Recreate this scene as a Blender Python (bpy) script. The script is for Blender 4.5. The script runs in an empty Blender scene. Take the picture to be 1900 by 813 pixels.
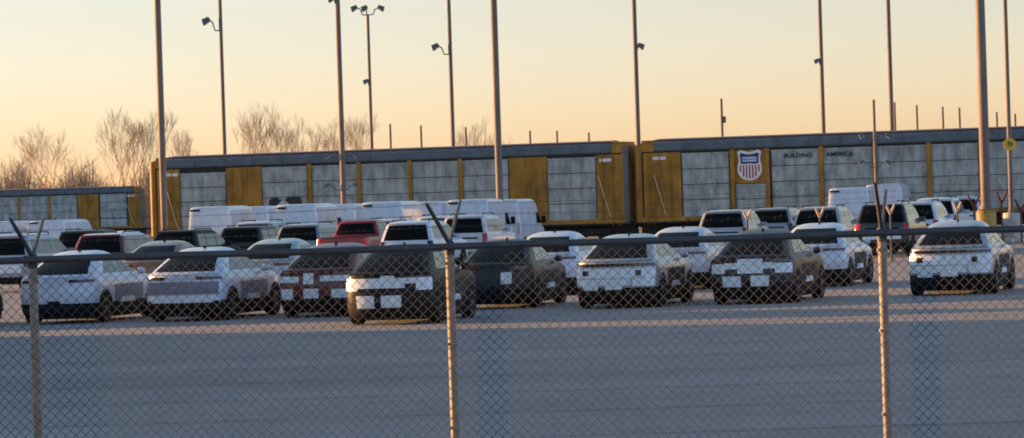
import bpy, bmesh, math, random
from mathutils import Vector, Matrix
R = math.radians
rnd = random.Random(7)
sc = bpy.context.scene
COL = sc.collection

# ------------------------------------------------------------------ camera model
F_PX, H_CAM, ROLL = 6500.0, 2.64, R(1.80)
SY0 = 37.5
CR, SR = math.cos(ROLL), math.sin(ROLL)

def ground_at(px, s):
    """ground point seen at photo column px, s pixels to the metre"""
    sy = SY0 - H_CAM * s
    sx = (px - 950 + sy * SR) / CR
    return Vector((sx / s, F_PX / s, 0.0))

def point_at(px, py, s):
    dx, dy = px - 950, 406.5 - py
    sx, sy = dx * CR + dy * SR, -dx * SR + dy * CR
    return Vector((sx / s, F_PX / s, H_CAM + (sy - SY0) / s))

# ------------------------------------------------------------------ materials
def mat(name, col, rough=0.5, metal=0.0, var=0.0, scale=3.0, bump=0.0, bscale=40.0, coat=0.0, col2=None, stretch=(1, 1, 1), spec=0.5):
    m = bpy.data.materials.new(name); m.use_nodes = True
    nt = m.node_tree; b = nt.nodes['Principled BSDF']
    b.inputs['Base Color'].default_value = (*col, 1)
    b.inputs['Roughness'].default_value = rough
    b.inputs['Metallic'].default_value = metal
    b.inputs['Specular IOR Level'].default_value = spec
    if coat:
        b.inputs['Coat Weight'].default_value = coat
        b.inputs['Coat Roughness'].default_value = 0.06
    if var or bump:
        tc = nt.nodes.new('ShaderNodeTexCoord'); mp = nt.nodes.new('ShaderNodeMapping')
        mp.inputs['Scale'].default_value = stretch
        nt.links.new(tc.outputs['Object'], mp.inputs['Vector'])
    if var:
        n = nt.nodes.new('ShaderNodeTexNoise'); n.inputs['Scale'].default_value = scale
        n.inputs['Detail'].default_value = 6; n.inputs['Roughness'].default_value = 0.65
        nt.links.new(mp.outputs['Vector'], n.inputs['Vector'])
        r = nt.nodes.new('ShaderNodeValToRGB')
        c2 = col2 or tuple(max(0, c * (1 - var)) for c in col)
        r.color_ramp.elements[0].position = 0.33; r.color_ramp.elements[0].color = (*c2, 1)
        r.color_ramp.elements[1].position = 0.66; r.color_ramp.elements[1].color = (*[min(1, c * (1 + var * 0.3)) for c in col], 1)
        nt.links.new(n.outputs['Fac'], r.inputs['Fac']); nt.links.new(r.outputs['Color'], b.inputs['Base Color'])
        rr = nt.nodes.new('ShaderNodeMapRange'); rr.inputs['To Min'].default_value = min(1, rough * 1.25); rr.inputs['To Max'].default_value = rough * 0.85
        nt.links.new(n.outputs['Fac'], rr.inputs['Value']); nt.links.new(rr.outputs['Result'], b.inputs['Roughness'])
    if bump:
        n2 = nt.nodes.new('ShaderNodeTexNoise'); n2.inputs['Scale'].default_value = bscale; n2.inputs['Detail'].default_value = 4
        nt.links.new(mp.outputs['Vector'], n2.inputs['Vector'])
        bp = nt.nodes.new('ShaderNodeBump'); bp.inputs['Strength'].default_value = bump; bp.inputs['Distance'].default_value = 0.02
        nt.links.new(n2.outputs['Fac'], bp.inputs['Height']); nt.links.new(bp.outputs['Normal'], b.inputs['Normal'])
    return m

def paint(name, col, metal=0.0, rough=0.32, coat=0.6, var=0.12, spec=0.5):
    return mat(name, col, rough, metal, var, 1.6, 0, 0, coat, spec=spec)

M = dict(
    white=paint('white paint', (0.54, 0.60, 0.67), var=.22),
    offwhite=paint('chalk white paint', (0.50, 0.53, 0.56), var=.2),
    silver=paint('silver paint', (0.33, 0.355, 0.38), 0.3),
    ltgrey=paint('light grey paint', (0.22, 0.24, 0.26), 0.3),
    midgrey=paint('slate paint', (0.032, 0.036, 0.043), 0.0, .38, .1, spec=.2),
    grey=paint('dark grey paint', (0.028, 0.032, 0.036), 0.0, .38, .1, spec=.2),
    charcoal=paint('charcoal paint', (0.016, 0.019, 0.020), 0.0, .42, .0, spec=.10),
    black=paint('black paint', (0.012, 0.012, 0.014)),
    bronze=paint('bronze paint', (0.20, 0.13, 0.08), 0.4),
    darkred=paint('dark red paint', (0.085, 0.006, 0.008), coat=.25),
    maroon=paint('maroon paint', (0.10, 0.02, 0.02)),
    red=paint('bright red paint', (0.20, 0.007, 0.010), coat=.3),
    glass=mat('tinted glass', (0.006, 0.007, 0.007), 0.18, 0, 0, spec=0.05),
    glass_clear=mat('side glass', (0.05, 0.07, 0.08), 0.04, 0, 0, spec=0.9),
    rubber=mat('tyre rubber', (0.011, 0.011, 0.011), 0.9, 0, 0.4, 12, 0.2, 60, spec=.2),
    plastic=mat('black plastic', (0.009, 0.009, 0.010), 0.7, 0, 0.3, 9, spec=.2),
    alloy=mat('alloy wheel', (0.16, 0.165, 0.17), 0.35, 0.6, 0.2, 6),
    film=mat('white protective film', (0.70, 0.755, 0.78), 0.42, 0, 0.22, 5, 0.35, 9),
    greyfilm=mat('grey protective film', (0.20, 0.195, 0.24), 0.5, 0, 0.35, 3, 0.3, 7, spec=.3),
    brownfilm=mat('brown protective film', (0.055, 0.045, 0.043), 0.75, 0, 0.35, 3, 0.3, 7, spec=.15),
    lamp_dark=mat('smoked lamp lens', (0.035, 0.012, 0.014), 0.12, 0, 0),
    lamp_red=mat('red lamp lens', (0.40, 0.016, 0.022), 0.15, 0, 0),
    galv=mat('galvanised steel', (0.31, 0.255, 0.20), 0.7, 0.0, 0.3, 14, 0.1, 60),
    wire=mat('weathered galvanised wire', (0.060, 0.066, 0.074), 0.85, 0.0, 0.25, 20, spec=.2),
    rail_paint=mat('dull grey pipe', (0.065, 0.07, 0.08), 0.55, 0.3, 0.3, 10),
    darksteel=mat('dark weathered angle steel', (0.05, 0.05, 0.055), 0.6, 0.3, 0.4, 20),
    pole=mat('weathered steel pole', (0.17, 0.13, 0.105), 0.7, 0.0, 0.25, 3, stretch=(1, 1, 0.2)),
    lampmetal=mat('lamp housing', (0.12, 0.11, 0.10), 0.5, 0.2, 0.25, 5),
    lens=mat('lamp glass', (0.5, 0.48, 0.42), 0.2, 0, 0.1, 5),
    concrete=mat('pedestal concrete', (0.42, 0.39, 0.33), 0.9, 0, 0.3, 3, 0.3, 25),
    yellowpaint=mat('yellow safety paint', (0.42, 0.24, 0.03), 0.6, 0, 0.35, 5, 0.2, 30),
    signyellow=mat('yellow sign face', (0.70, 0.42, 0.02), 0.5, 0, 0.15, 8),
    ink=mat('black lettering', (0.012, 0.014, 0.016), 0.6, 0, 0.2, 4),
    cary=mat('railcar yellow', (0.37, 0.172, 0.011), 0.62, 0, 0.55, 1.3, 0.15, 18, stretch=(1, 1, 0.4)),
    carpanel=mat('weathered galvanised panel', (0.40, 0.425, 0.405), 0.6, 0.0, 0.5, 1.7, 0.2, 22, stretch=(1.0, 1, 0.45)),
    carroof=mat('grey railcar roof', (0.105, 0.13, 0.148), 0.7, 0.0, 0.3, 1.2, 0.15, 10),
    rust=mat('rust red edge', (0.15, 0.045, 0.028), 0.8, 0, 0.4, 6),
    caredark=mat('dark underframe', (0.03, 0.027, 0.024), 0.85, 0, 0.4, 5),
    emwhite=mat('emblem white', (0.78, 0.74, 0.72), 0.5, 0, 0.15, 5),
    emblue=mat('emblem blue', (0.02, 0.028, 0.13), 0.5, 0, 0.2, 5),
    emred=mat('emblem red', (0.26, 0.015, 0.03), 0.5, 0, 0.2, 5),
    embar=mat('emblem pale bar', (0.50, 0.56, 0.72), 0.5, 0, 0.15, 5),
    bark=mat('winter bark', (0.46, 0.31, 0.19), 0.9, 0, 0.4, 2),  # bark paled evenly, standing in for haze over the far trees
    brush=mat('winter brush', (0.34, 0.24, 0.15), 0.95, 0, 0.5, 0.3),
    wood=mat('creosoted wood', (0.12, 0.08, 0.055), 0.9, 0, 0.4, 4, 0.3, 20, stretch=(1, 1, 0.1)),
    grass=mat('dry grass', (0.16, 0.13, 0.07), 0.95, 0, 0.45, 0.4, 0.4, 3),
    ballast=mat('ballast', (0.22, 0.20, 0.18), 0.95, 0, 0.5, 8, 0.5, 14),
    tan=mat('tan tag', (0.52, 0.38, 0.24), 0.6, 0, 0.2, 9),
)

# ------------------------------------------------------------------ mesh builder
class MB:
    def __init__(self): self.v = []; self.f = []
    def add(self, vs, fs):
        n = len(self.v); self.v += [tuple(p) for p in vs]
        self.f += [tuple(i + n for i in f) for f in fs]; return self
    def box(self, a, b, M4=None):
        x0, y0, z0 = a; x1, y1, z1 = b
        vs = [Vector(p) for p in ((x0,y0,z0),(x1,y0,z0),(x1,y1,z0),(x0,y1,z0),(x0,y0,z1),(x1,y0,z1),(x1,y1,z1),(x0,y1,z1))]
        if M4: vs = [M4 @ p for p in vs]
        return self.add(vs, [(0,3,2,1),(4,5,6,7),(0,1,5,4),(1,2,6,5),(2,3,7,6),(3,0,4,7)])
    def tube(self, pts, rad, n=6, cap=True):
        pts = [Vector(p) for p in pts]
        rs = rad if isinstance(rad, (list, tuple)) else [rad] * len(pts)
        vs, fs = [], []
        prev = None
        for i, p in enumerate(pts):
            d = (pts[min(i+1, len(pts)-1)] - pts[max(i-1, 0)]).normalized()
            if prev is None:
                a = Vector((0,0,1)) if abs(d.z) < .9 else Vector((1,0,0))
                u = d.cross(a).normalized()
            else:
                u = (prev - d * prev.dot(d))
                u = u.normalized() if u.length > 1e-6 else d.orthogonal().normalized()
            prev = u; w = d.cross(u)
            for k in range(n):
                t = 2*math.pi*k/n
                vs.append(p + (u*math.cos(t) + w*math.sin(t)) * rs[i])
        for i in range(len(pts)-1):
            for k in range(n):
                k2 = (k+1) % n
                fs.append((i*n+k, i*n+k2, (i+1)*n+k2, (i+1)*n+k))
        if cap:
            fs.append(tuple(range(n-1, -1, -1))); o = (len(pts)-1)*n; fs.append(tuple(o+k for k in range(n)))
        return self.add(vs, fs)
    def lathe(self, prof, n=16, axis='Z', o=(0,0,0)):
        """prof: (radius, height) pairs"""
        vs, fs = [], []
        o = Vector(o)
        for r, h in prof:
            for k in range(n):
                t = 2*math.pi*k/n; a, b = r*math.cos(t), r*math.sin(t)
                vs.append(o + (Vector((a,b,h)) if axis == 'Z' else Vector((h,a,b)) if axis == 'X' else Vector((b,h,a))))
        for i in range(len(prof)-1):
            for k in range(n):
                k2 = (k+1) % n
                fs.append((i*n+k, i*n+k2, (i+1)*n+k2, (i+1)*n+k))
        fs.append(tuple(range(n-1,-1,-1))); q=(len(prof)-1)*n; fs.append(tuple(q+k for k in range(n)))
        return self.add(vs, fs)
    def prism(self, poly, y0, y1):
        """polygon in XZ extruded along Y"""
        n = len(poly)
        vs = [(x, y0, z) for x, z in poly] + [(x, y1, z) for x, z in poly]
        fs = [tuple(range(n)), tuple(range(2*n-1, n-1, -1))]
        for k in range(n):
            k2 = (k+1) % n; fs.append((k, k+n, k2+n, k2))
        return self.add(vs, fs)
    def mesh(self, name, smooth=False, angle=40):
        me = bpy.data.meshes.new(name); me.from_pydata(self.v, [], self.f)
        bm = bmesh.new(); bm.from_mesh(me); bmesh.ops.recalc_face_normals(bm, faces=bm.faces)
        bm.to_mesh(me); bm.free()
        if smooth:
            for p in me.polygons: p.use_smooth = True
            me.set_sharp_from_angle(angle=R(angle))
        return me

def link(name, me, m, parent=None, loc=(0,0,0), rz=0):
    if len(me.materials) == 0: me.materials.append(m)
    o = bpy.data.objects.new(name, me); COL.objects.link(o)
    if m:
        o.material_slots[0].link = 'OBJECT'; o.material_slots[0].material = m
    o.location = loc; o.rotation_euler.z = rz
    if parent: o.parent = parent
    return o
def build(mb, name, m, parent=None, smooth=False, loc=(0,0,0), rz=0, angle=40):
    return link(name, mb.mesh(name, smooth, angle), m, parent, loc, rz)
def thing(name, label, cat, loc=(0,0,0), rz=0, group=None):
    o = bpy.data.objects.new(name, None); COL.objects.link(o)
    o.empty_display_size = .3
    o.location = loc; o.rotation_euler.z = rz
    tag(o, label, cat, group); return o
def tag(o, label, cat, group=None):
    o['label'] = label; o['category'] = cat
    if group: o['group'] = group
    return o
def structure(o): o['kind'] = 'structure'; return o

# ------------------------------------------------------------------ vehicles: stacked plan outlines
class Shell:
    """levels: (z, y_rear, y_front, half_width, corner_rear, corner_front)"""
    P = 3.2
    def __init__(self, levels): self.L = levels
    def lv(self, v):
        L = self.L; n = len(L)
        v = min(max(v, 0), n-1); i = min(int(v), n-2); t = v - i
        p0, p1, p2, p3 = L[max(i-1,0)], L[i], L[i+1], L[min(i+2,n-1)]
        out = []
        for a, b, c, d in zip(p0, p1, p2, p3):
            m1 = 0.5*(c-a); m2 = 0.5*(d-b)
            if (b-a)*(c-b) <= 0: m1 = 0
            if (c-b)*(d-c) <= 0: m2 = 0
            lim = 3*abs(c-b); m1 = max(-lim, min(lim, m1)); m2 = max(-lim, min(lim, m2))
            t2, t3 = t*t, t*t*t
            out.append((2*t3-3*t2+1)*b + (t3-2*t2+t)*m1 + (-2*t3+3*t2)*c + (t3-t2)*m2)
        return out
    def v_of(self, z):
        lo, hi = 0.0, len(self.L)-1.0
        for _ in range(40):
            m = (lo+hi)/2
            if self.lv(m)[0] < z: lo = m
            else: hi = m
        return (lo+hi)/2
    def end(self, v, a, front=False):
        z, yr, yf, w, rr, rf = self.lv(v)
        a = max(-1, min(1, a)); off = 1 - (1-abs(a)**self.P)**(1/self.P)
        return Vector((a*w, (yf - rf*off) if front else (yr + rr*off), z))
    def side(self, v, y, sgn):
        z, yr, yf, w, rr, rf = self.lv(v)
        return Vector((sgn*w, max(yr+rr*.6, min(yf-rf*.6, y)), z))
    def outline(self, v, ne=13, ns=14):
        z, yr, yf, w, rr, rf = self.lv(v); pts = []
        for i in range(ne):
            ph = -math.pi/2 + math.pi*i/(ne-1)
            a = math.copysign(abs(math.sin(ph))**(2/self.P), ph); c = abs(math.cos(ph))**(2/self.P)
            pts.append((a*w, yr + rr*(1-c), z))
        for i in range(1, ns): t = i/ns; pts.append((w, yr+rr + t*((yf-rf)-(yr+rr)), z))
        for i in range(ne):
            ph = math.pi/2 - math.pi*i/(ne-1)
            a = math.copysign(abs(math.sin(ph))**(2/self.P), ph); c = abs(math.cos(ph))**(2/self.P)
            pts.append((a*w, yf - rf*(1-c), z))
        for i in range(1, ns): t = i/ns; pts.append((-w, yf-rf + t*((yr+rr)-(yf-rf)), z))
        return pts
    def loft(self, v0=0, v1=None, sub=4, grow=0.0):
        v1 = len(self.L)-1 if v1 is None else v1
        n = max(2, int(round((v1-v0)*sub))+1)
        rings = [self.outline(v0 + (v1-v0)*i/(n-1)) for i in range(n)]
        if grow:
            for r in rings:
                cy = sum(p[1] for p in r)/len(r); hx = max(p[0] for p in r); hy = max(abs(p[1]-cy) for p in r)
                r[:] = [(p[0]*(1+grow/hx), cy+(p[1]-cy)*(1+grow/hy), p[2]) for p in r]
        N = len(rings[0]); mb = MB(); vs = [p for r in rings for p in r]; fs = []
        for i in range(n-1):
            for k in range(N):
                k2 = (k+1) % N; fs.append((i*N+k, i*N+k2, (i+1)*N+k2, (i+1)*N+k))
        fs.append(tuple(range(N-1,-1,-1))); fs.append(tuple((n-1)*N+k for k in range(N)))
        return mb.add(vs, fs)
    def panel(self, fn, nu, nv, off=0.006, centre=None, thick=0.012, mb=None):
        """fn(u, v) on the skin, u, v in 0..1; a plate that stands off by off"""
        mb = mb or MB(); c = centre or Vector((0, 2.3, 0.9))
        P = [[fn(i/nu, j/nv) for i in range(nu+1)] for j in range(nv+1)]
        O, I = [], []
        for j in range(nv+1):
            for i in range(nu+1):
                du = P[j][min(i+1,nu)] - P[j][max(i-1,0)]; dv = P[min(j+1,nv)][i] - P[max(j-1,0)][i]
                nn = du.cross(dv)
                nn = nn.normalized() if nn.length > 1e-9 else Vector((0,0,1))
                if nn.dot(P[j][i]-c) < 0: nn = -nn
                O.append(P[j][i] + nn*off); I.append(P[j][i] + nn*(off-thick))
        W = nu+1; n = len(O); fs = []
        for j in range(nv):
            for i in range(nu): fs.append((j*W+i, j*W+i+1, (j+1)*W+i+1, (j+1)*W+i))
        rim = [i for i in range(W)] + [j*W+nu for j in range(1, nv+1)] + [nv*W+i for i in range(nu-1,-1,-1)] + [j*W for j in range(nv-1,0,-1)]
        for a, b in zip(rim, rim[1:]+rim[:1]): fs.append((a, b, b+n, a+n))
        mb.add(O+I, fs); return mb
    def rear(self, a0, a1, z0, z1, a0t=None, a1t=None, off=0.006, front=False, mb=None, nu=12, nv=6, thick=0.012):
        a0t = a0 if a0t is None else a0t; a1t = a1 if a1t is None else a1t
        v0, v1 = self.v_of(z0), self.v_of(z1)
        return self.panel(lambda u, t: self.end(v0+(v1-v0)*t, (a0+(a0t-a0)*t)*(1-u)+(a1+(a1t-a1)*t)*u, front), nu, nv, off, mb=mb, thick=thick)
    def flank(self, sgn, yb0, yb1, yt0, yt1, z0, z1, off=0.006, mb=None, nu=8, nv=5):
        v0, v1 = self.v_of(z0), self.v_of(z1)
        return self.panel(lambda u, t: self.side(v0+(v1-v0)*t, (yb0+(yt0-yb0)*t)*(1-u)+(yb1+(yt1-yb1)*t)*u, sgn), nu, nv, off, mb=mb)

MESH = {}
def cached(key, fn, name, smooth=True):
    if key not in MESH: MESH[key] = fn().mesh(name, smooth)
    return MESH[key]

def wheel_meshes(r, wd):
    def tyre():
        return MB().lathe([(r*.62, -wd*.42), (r*.66, -wd*.5), (r*.93, -wd*.5), (r, -wd*.34), (r, wd*.34), (r*.93, wd*.5), (r*.66, wd*.5), (r*.62, wd*.42)], 26, 'X')
    def rim():
        m = MB(); m.lathe([(r*.16, -wd*.2), (r*.16, wd*.44), (r*.1, wd*.46)], 12, 'X')
        m.lathe([(r*.63, wd*.30), (r*.63, wd*.44), (r*.56, wd*.46), (r*.54, wd*.30)], 22, 'X')
        for k in range(5):
            t = 2*math.pi*k/5
            Mx = Matrix.Rotation(t, 4, 'X')
            m.box((wd*.30, -r*.075, r*.1), (wd*.42, r*.075, r*.58), Mx)
        m.lathe([(r*.60, wd*.05), (r*.60, wd*.10)], 18, 'X')
        return m
    return (cached(('tyre', r, wd), tyre, 'wheel'), cached(('rim', r, wd), rim, 'rim'))

def add_wheels(root, r, wd, xs, ys):
    ty, ri = wheel_meshes(r, wd)
    for y in ys:
        for sg in (-1, 1):
            w = link('wheel', ty, M['rubber'], root, (sg*xs, y, r), 0 if sg > 0 else math.pi)
            link('rim', ri, M['alloy'], w)

def add_arches(root, key, r, x, ys):
    for y in ys:
        for sg in (-1, 1):
            link('wheel_arch', cached((key, 'arch', y, sg), lambda: arch(r, x, y, sg), 'wheel_arch', False), M['plastic'], root)
def arch(r, x, y, sg):
    m = MB()
    if True:
        if True:
            n = 16; R2 = r*1.19
            vs = [(sg*x, y+R2*math.cos(math.pi*k/n*1.12-.19), r+R2*math.sin(math.pi*k/n*1.12-.19)) for k in range(n+1)]
            vi = [(sg*(x-.05), p[1], p[2]) for p in vs]
            N = n+1
            m.add(vs+vi, [tuple(range(N)), tuple(range(2*N-1, N-1, -1))] + [(k, k+1, k+1+N, k+N) for k in range(n)] + [(n, 0, N, n+N)])
    return m

# ---- fastback crossover
CX = Shell([
    (0.11, 0.22, 4.46, 0.80, .30, .50), (0.24, 0.07, 4.62, 0.885, .36, .60), (0.44, 0.01, 4.70, 0.93, .42, .68),
    (0.66, 0.00, 4.71, 0.945, .44, .72), (0.84, 0.02, 4.66, 0.948, .46, .74), (0.96, 0.03, 4.50, 0.938, .46, .74),
    (1.035, 0.03, 4.05, 0.91, .44, .60), (1.075, 0.07, 3.55, 0.88, .40, .40), (1.12, 0.20, 3.34, 0.845, .36, .34),
    (1.24, 0.44, 3.02, 0.785, .32, .36), (1.38, 0.76, 2.72, 0.72, .32, .40), (1.50, 1.06, 2.46, 0.665, .34, .40),
    (1.58, 1.34, 2.26, 0.60, .34, .34), (1.632, 1.62, 2.08, 0.48, .20, .20), (1.655, 1.78, 1.99, 0.30, .09, .09)])
CX.P = 2.7

def crossover(label, px, s, colour, style='plain', side='grey', scale=1.035, yaw=15.5, lamp='lamp_dark'):
    S = CX; g = ground_at(px, s)
    rz = -R(yaw + rnd.uniform(-.5, .5))
    loc = g + Matrix.Rotation(rz, 3, 'Z') @ Vector((0.94*scale, 0, 0))
    t = thing('crossover', label, 'car', loc, rz, 'fastback crossovers parked in the lot')
    t.scale = (scale,)*3
    c = M[colour]; K = 'cx'
    link('body', cached((K,'body'), lambda: S.loft(), 'body'), c, t)
    link('bumper', cached((K,'bump'), lambda: S.loft(0, S.v_of(.47), 5, .010), 'bumper'), M['plastic'], t)
    add_arches(t, K, .355, .953, (.86, 3.78))
    add_wheels(t, .355, .24, .845, (.86, 3.78))
    link('rear_window', cached((K,'rw'), lambda: S.rear(-.86, .86, 1.13, 1.515, -.80, .80), 'rear_window'), M['glass'], t)
    link('windshield', cached((K,'ws'), lambda: S.rear(-.86, .86, 1.13, 1.53, -.80, .80, front=True), 'windshield'), M['glass_clear'], t)
    for sg in (-1, 1):
        link('side_window', cached((K,'sw',sg), lambda: S.flank(sg, 1.0, 1.95, 1.42, 1.95, 1.13, 1.47), 'side_window'), M['glass_clear'], t)
        link('side_window', cached((K,'sw2',sg), lambda: S.flank(sg, 2.02, 2.98, 2.02, 2.36, 1.13, 1.47), 'side_window'), M['glass_clear'], t)
        link('mirror', cached((K,'mir',sg), lambda: MB().lathe([(.01,-.09),(.07,-.07),(.085,0),(.06,.08),(.01,.10)], 10, 'X', (sg*.99, 3.02, 1.13)), 'mirror'), c, t)
        link('door_handle', cached((K,'dh',sg), lambda: S.flank(sg, 1.35, 1.55, 1.35, 1.55, .93, .955, .02), 'door_handle'), c, t)
        def lamp_mesh():
            m = S.rear(.40*sg if sg > 0 else -.965, .965 if sg > 0 else -.40, .945, 1.015, off=.008, nu=14)
            return m
        link('tail_lamp', cached((K,'tl',sg), lamp_mesh, 'tail_lamp'), M[lamp], t)
    link('spoiler', cached((K,'sp'), lambda: S.rear(-.93, .93, 1.05, 1.085, off=.022, nu=16, nv=2, thick=.03), 'spoiler'), c, t)
    link('number_plate_recess', cached((K,'np'), lambda: S.rear(-.17, .17, .43, .53, off=.007), 'number_plate_recess'), M['plastic'], t)
    link('roof_antenna', cached((K,'an'), lambda: MB().prism([(-.02,1.63),(.02,1.63),(.008,1.70),(-.008,1.70)], 1.62, 1.74), 'roof_antenna', False), M['plastic'], t)
    # film panel on the flank, with a pale patch low on the door
    if side:
        fm = {'grey': 'greyfilm', 'brown': 'brownfilm', 'white': 'film'}[side]
        link('door_film', cached((K,'df'), lambda: S.flank(1, 1.42, 3.22, 1.42, 3.22, .36, .86, .008), 'door_film'), M[fm], t)
        link('door_pale_patch', cached((K,'dl'), lambda: S.flank(1, 1.75, 2.75, 1.9, 2.6, .44, .56, .016), 'door_pale_patch'), M['film'], t)
    def rects(key, lst):
        def fn():
            m = MB()
            for a0, a1, z0, z1 in lst: S.rear(a0, a1, z0, z1, off=.013, mb=m)
            return m
        return cached((K, key), fn, 'rear_film')
    if style == 'plain':
        pass
    elif style == 'panel':
        link('rear_film', rects('pn', [(-.90,.90,.62,.90)]), M['greyfilm'], t)
        link('rear_film', rects('pn2', [(-.93,.93,.43,.58)]), M['film'], t)
    elif style == 'full':
        link('rear_film', rects('fu', [(-.62,.52,.69,.90), (.66,.96,.69,.90), (-.96,-.78,.69,.90), (-.78,-.62,.69,.74), (-.78,-.62,.86,.90), (.52,.66,.86,.90)]), M['film'], t)
        link('rear_film', rects('fu2', [(-.95,.42,.52,.67), (.46,.95,.50,.675), (-.78,-.40,.42,.52), (-.22,.2,.43,.52)]), M['film'], t)
        for q, (a0, a1) in enumerate(((-.77, -.63), (.53, .65))):
            link('reflector', cached((K,'rfl',q), lambda: S.rear(a0, a1, .745, .855, off=.011), 'reflector'), M['plastic'], t)
        link('lamp_bar', cached((K,'lb'), lambda: S.rear(-.40, .40, .945, 1.015, off=.008), 'lamp_bar'), M['lamp_dark'], t)
    elif style == 'band':
        link('rear_film', rects('ba', [(-.97,-.66,.72,.98), (-.66,.42,.77,.98), (.42,.66,.86,.98), (.66,.97,.72,.98), (-.12,.2,.98,1.03)]), M['film'], t)
        link('rear_film', rects('ba2', [(-.70,-.28,.36,.62)]), M['film'], t)
        link('rear_film', rects('ba3', [(-.12,.34,.37,.62)]), M['film'], t)
    elif style == 'cross':
        link('rear_film', rects('cr', [(-.97,-.62,.70,.92), (-.62,-.30,.80,.94), (-.30,.32,.70,1.03), (.32,.60,.80,.94), (.60,.97,.70,.92)]), M['film'], t)
        link('rear_film', rects('cr2', [(-.68,-.22,.40,.64)]), M['film'], t)
        link('rear_film', rects('cr3', [(.02,.46,.41,.65)]), M['film'], t)
    elif style == 'patches':
        for i, q in enumerate([(-.97,-.40,.80,.94), (-.28,-.02,.76,1.01), (.14,.97,.82,.95), (-.90,-.56,.42,.66), (-.28,.10,.44,.66), (.42,.80,.44,.64)]):
            link('rear_film', rects('pa%d' % i, [q]), M['film'], t)
    elif style == 'single':
        link('rear_film', rects('si', [(.20,.48,.60,.88)]), M['film'], t)
    return t

# ---- full-size SUV, minivan-like wagon
SV = Shell([
    (0.28, 0.16, 4.98, 0.88, .12, .35), (0.40, 0.05, 5.12, 0.96, .16, .40), (0.60, 0.00, 5.18, 0.995, .18, .42),
    (0.85, 0.00, 5.18, 1.005, .18, .42), (1.05, 0.02, 5.12, 1.00, .18, .42), (1.16, 0.04, 4.85, 0.985, .18, .35),
    (1.22, 0.06, 3.95, 0.965, .16, .25), (1.28, 0.08, 3.78, 0.945, .15, .22), (1.50, 0.18, 3.45, 0.885, .14, .22),
    (1.72, 0.30, 3.10, 0.82, .14, .22), (1.84, 0.38, 2.85, 0.775, .16, .22), (1.91, 0.55, 2.60, 0.70, .15, .2), (1.94, 0.80, 2.3, 0.55, .1, .1), (1.945, .95, 2.1, .4, .05, .05)])

def suv(label, px, s, colour, height, yaw=15, lamp='lamp_dark', roof_cover=False):
    S = SV; g = ground_at(px, s)
    rz = -R(yaw + rnd.uniform(-1, 1)); k = height/1.99
    loc = g + Matrix.Rotation(rz, 3, 'Z') @ Vector((1.0, 0, 0))
    t = thing('suv', label, 'suv', loc, rz, 'large suvs parked behind the crossovers')
    t.scale = (1.03, 1, k); c = M[colour]; K = 'suv'
    link('body', cached((K,'body'), lambda: S.loft(), 'body'), c, t)
    link('bumper', cached((K,'bump'), lambda: S.loft(0, S.v_of(.52), 5, .012), 'bumper'), M['plastic'], t)
    add_arches(t, K, .40, 1.012, (1.02, 4.12))
    add_wheels(t, .40, .27, .895, (1.02, 4.12))
    link('rear_window', cached((K,'rw'), lambda: S.rear(-.87, .87, 1.25, 1.80, -.86, .86), 'rear_window'), M['glass'], t)
    link('windshield', cached((K,'ws'), lambda: S.rear(-.88, .88, 1.30, 1.80, -.84, .84, front=True), 'windshield'), M['glass_clear'], t)
    for sg in (-1, 1):
        for i, (a, b, c0, c1) in enumerate([(.50, 1.35, .62, 1.35), (1.42, 2.38, 1.42, 2.34), (2.46, 3.50, 2.42, 2.98)]):
            link('side_window', cached((K,'sw',sg,i), lambda: S.flank(sg, a, b, c0, c1, 1.27, 1.76), 'side_window'), M['glass_clear'], t)
        link('mirror', cached((K,'mir',sg), lambda: MB().box((sg*1.02-.11, 3.42, 1.22), (sg*1.02+.11, 3.52, 1.40)), 'mirror', False), c, t)
        link('tail_lamp', cached((K,'tl',sg), lambda: S.rear(*((.80, .985) if sg > 0 else (-.985, -.80)), .86, 1.22, off=.010), 'tail_lamp'), M[lamp], t)
        link('roof_rail', cached((K,'rr',sg), lambda: MB().tube([(sg*.66,.75,1.90),(sg*.67,.85,1.985),(sg*.67,2.45,1.985),(sg*.66,2.55,1.90)], .022, 6), 'roof_rail'), M['plastic'], t)
    link('spoiler', cached((K,'sp'), lambda: S.rear(-.9, .9, 1.815, 1.86, off=.05, nu=12, nv=2, thick=.06), 'spoiler'), c, t)
    link('tailgate_trim', cached((K,'tg'), lambda: S.rear(-.62, .62, 1.02, 1.08, off=.012), 'tailgate_trim'), M['plastic'], t)
    link('rear_film', cached((K,'rf'), lambda: S.rear(-.7, .7, .66, .92, off=.009), 'rear_film'), M['film'], t)
    if roof_cover:
        link('roof_wrap', cached((K,'rc'), lambda: S.loft(S.v_of(1.845), S.v_of(1.938), 5, .012), 'roof_wrap'), M['film'], t)
    return t

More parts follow.
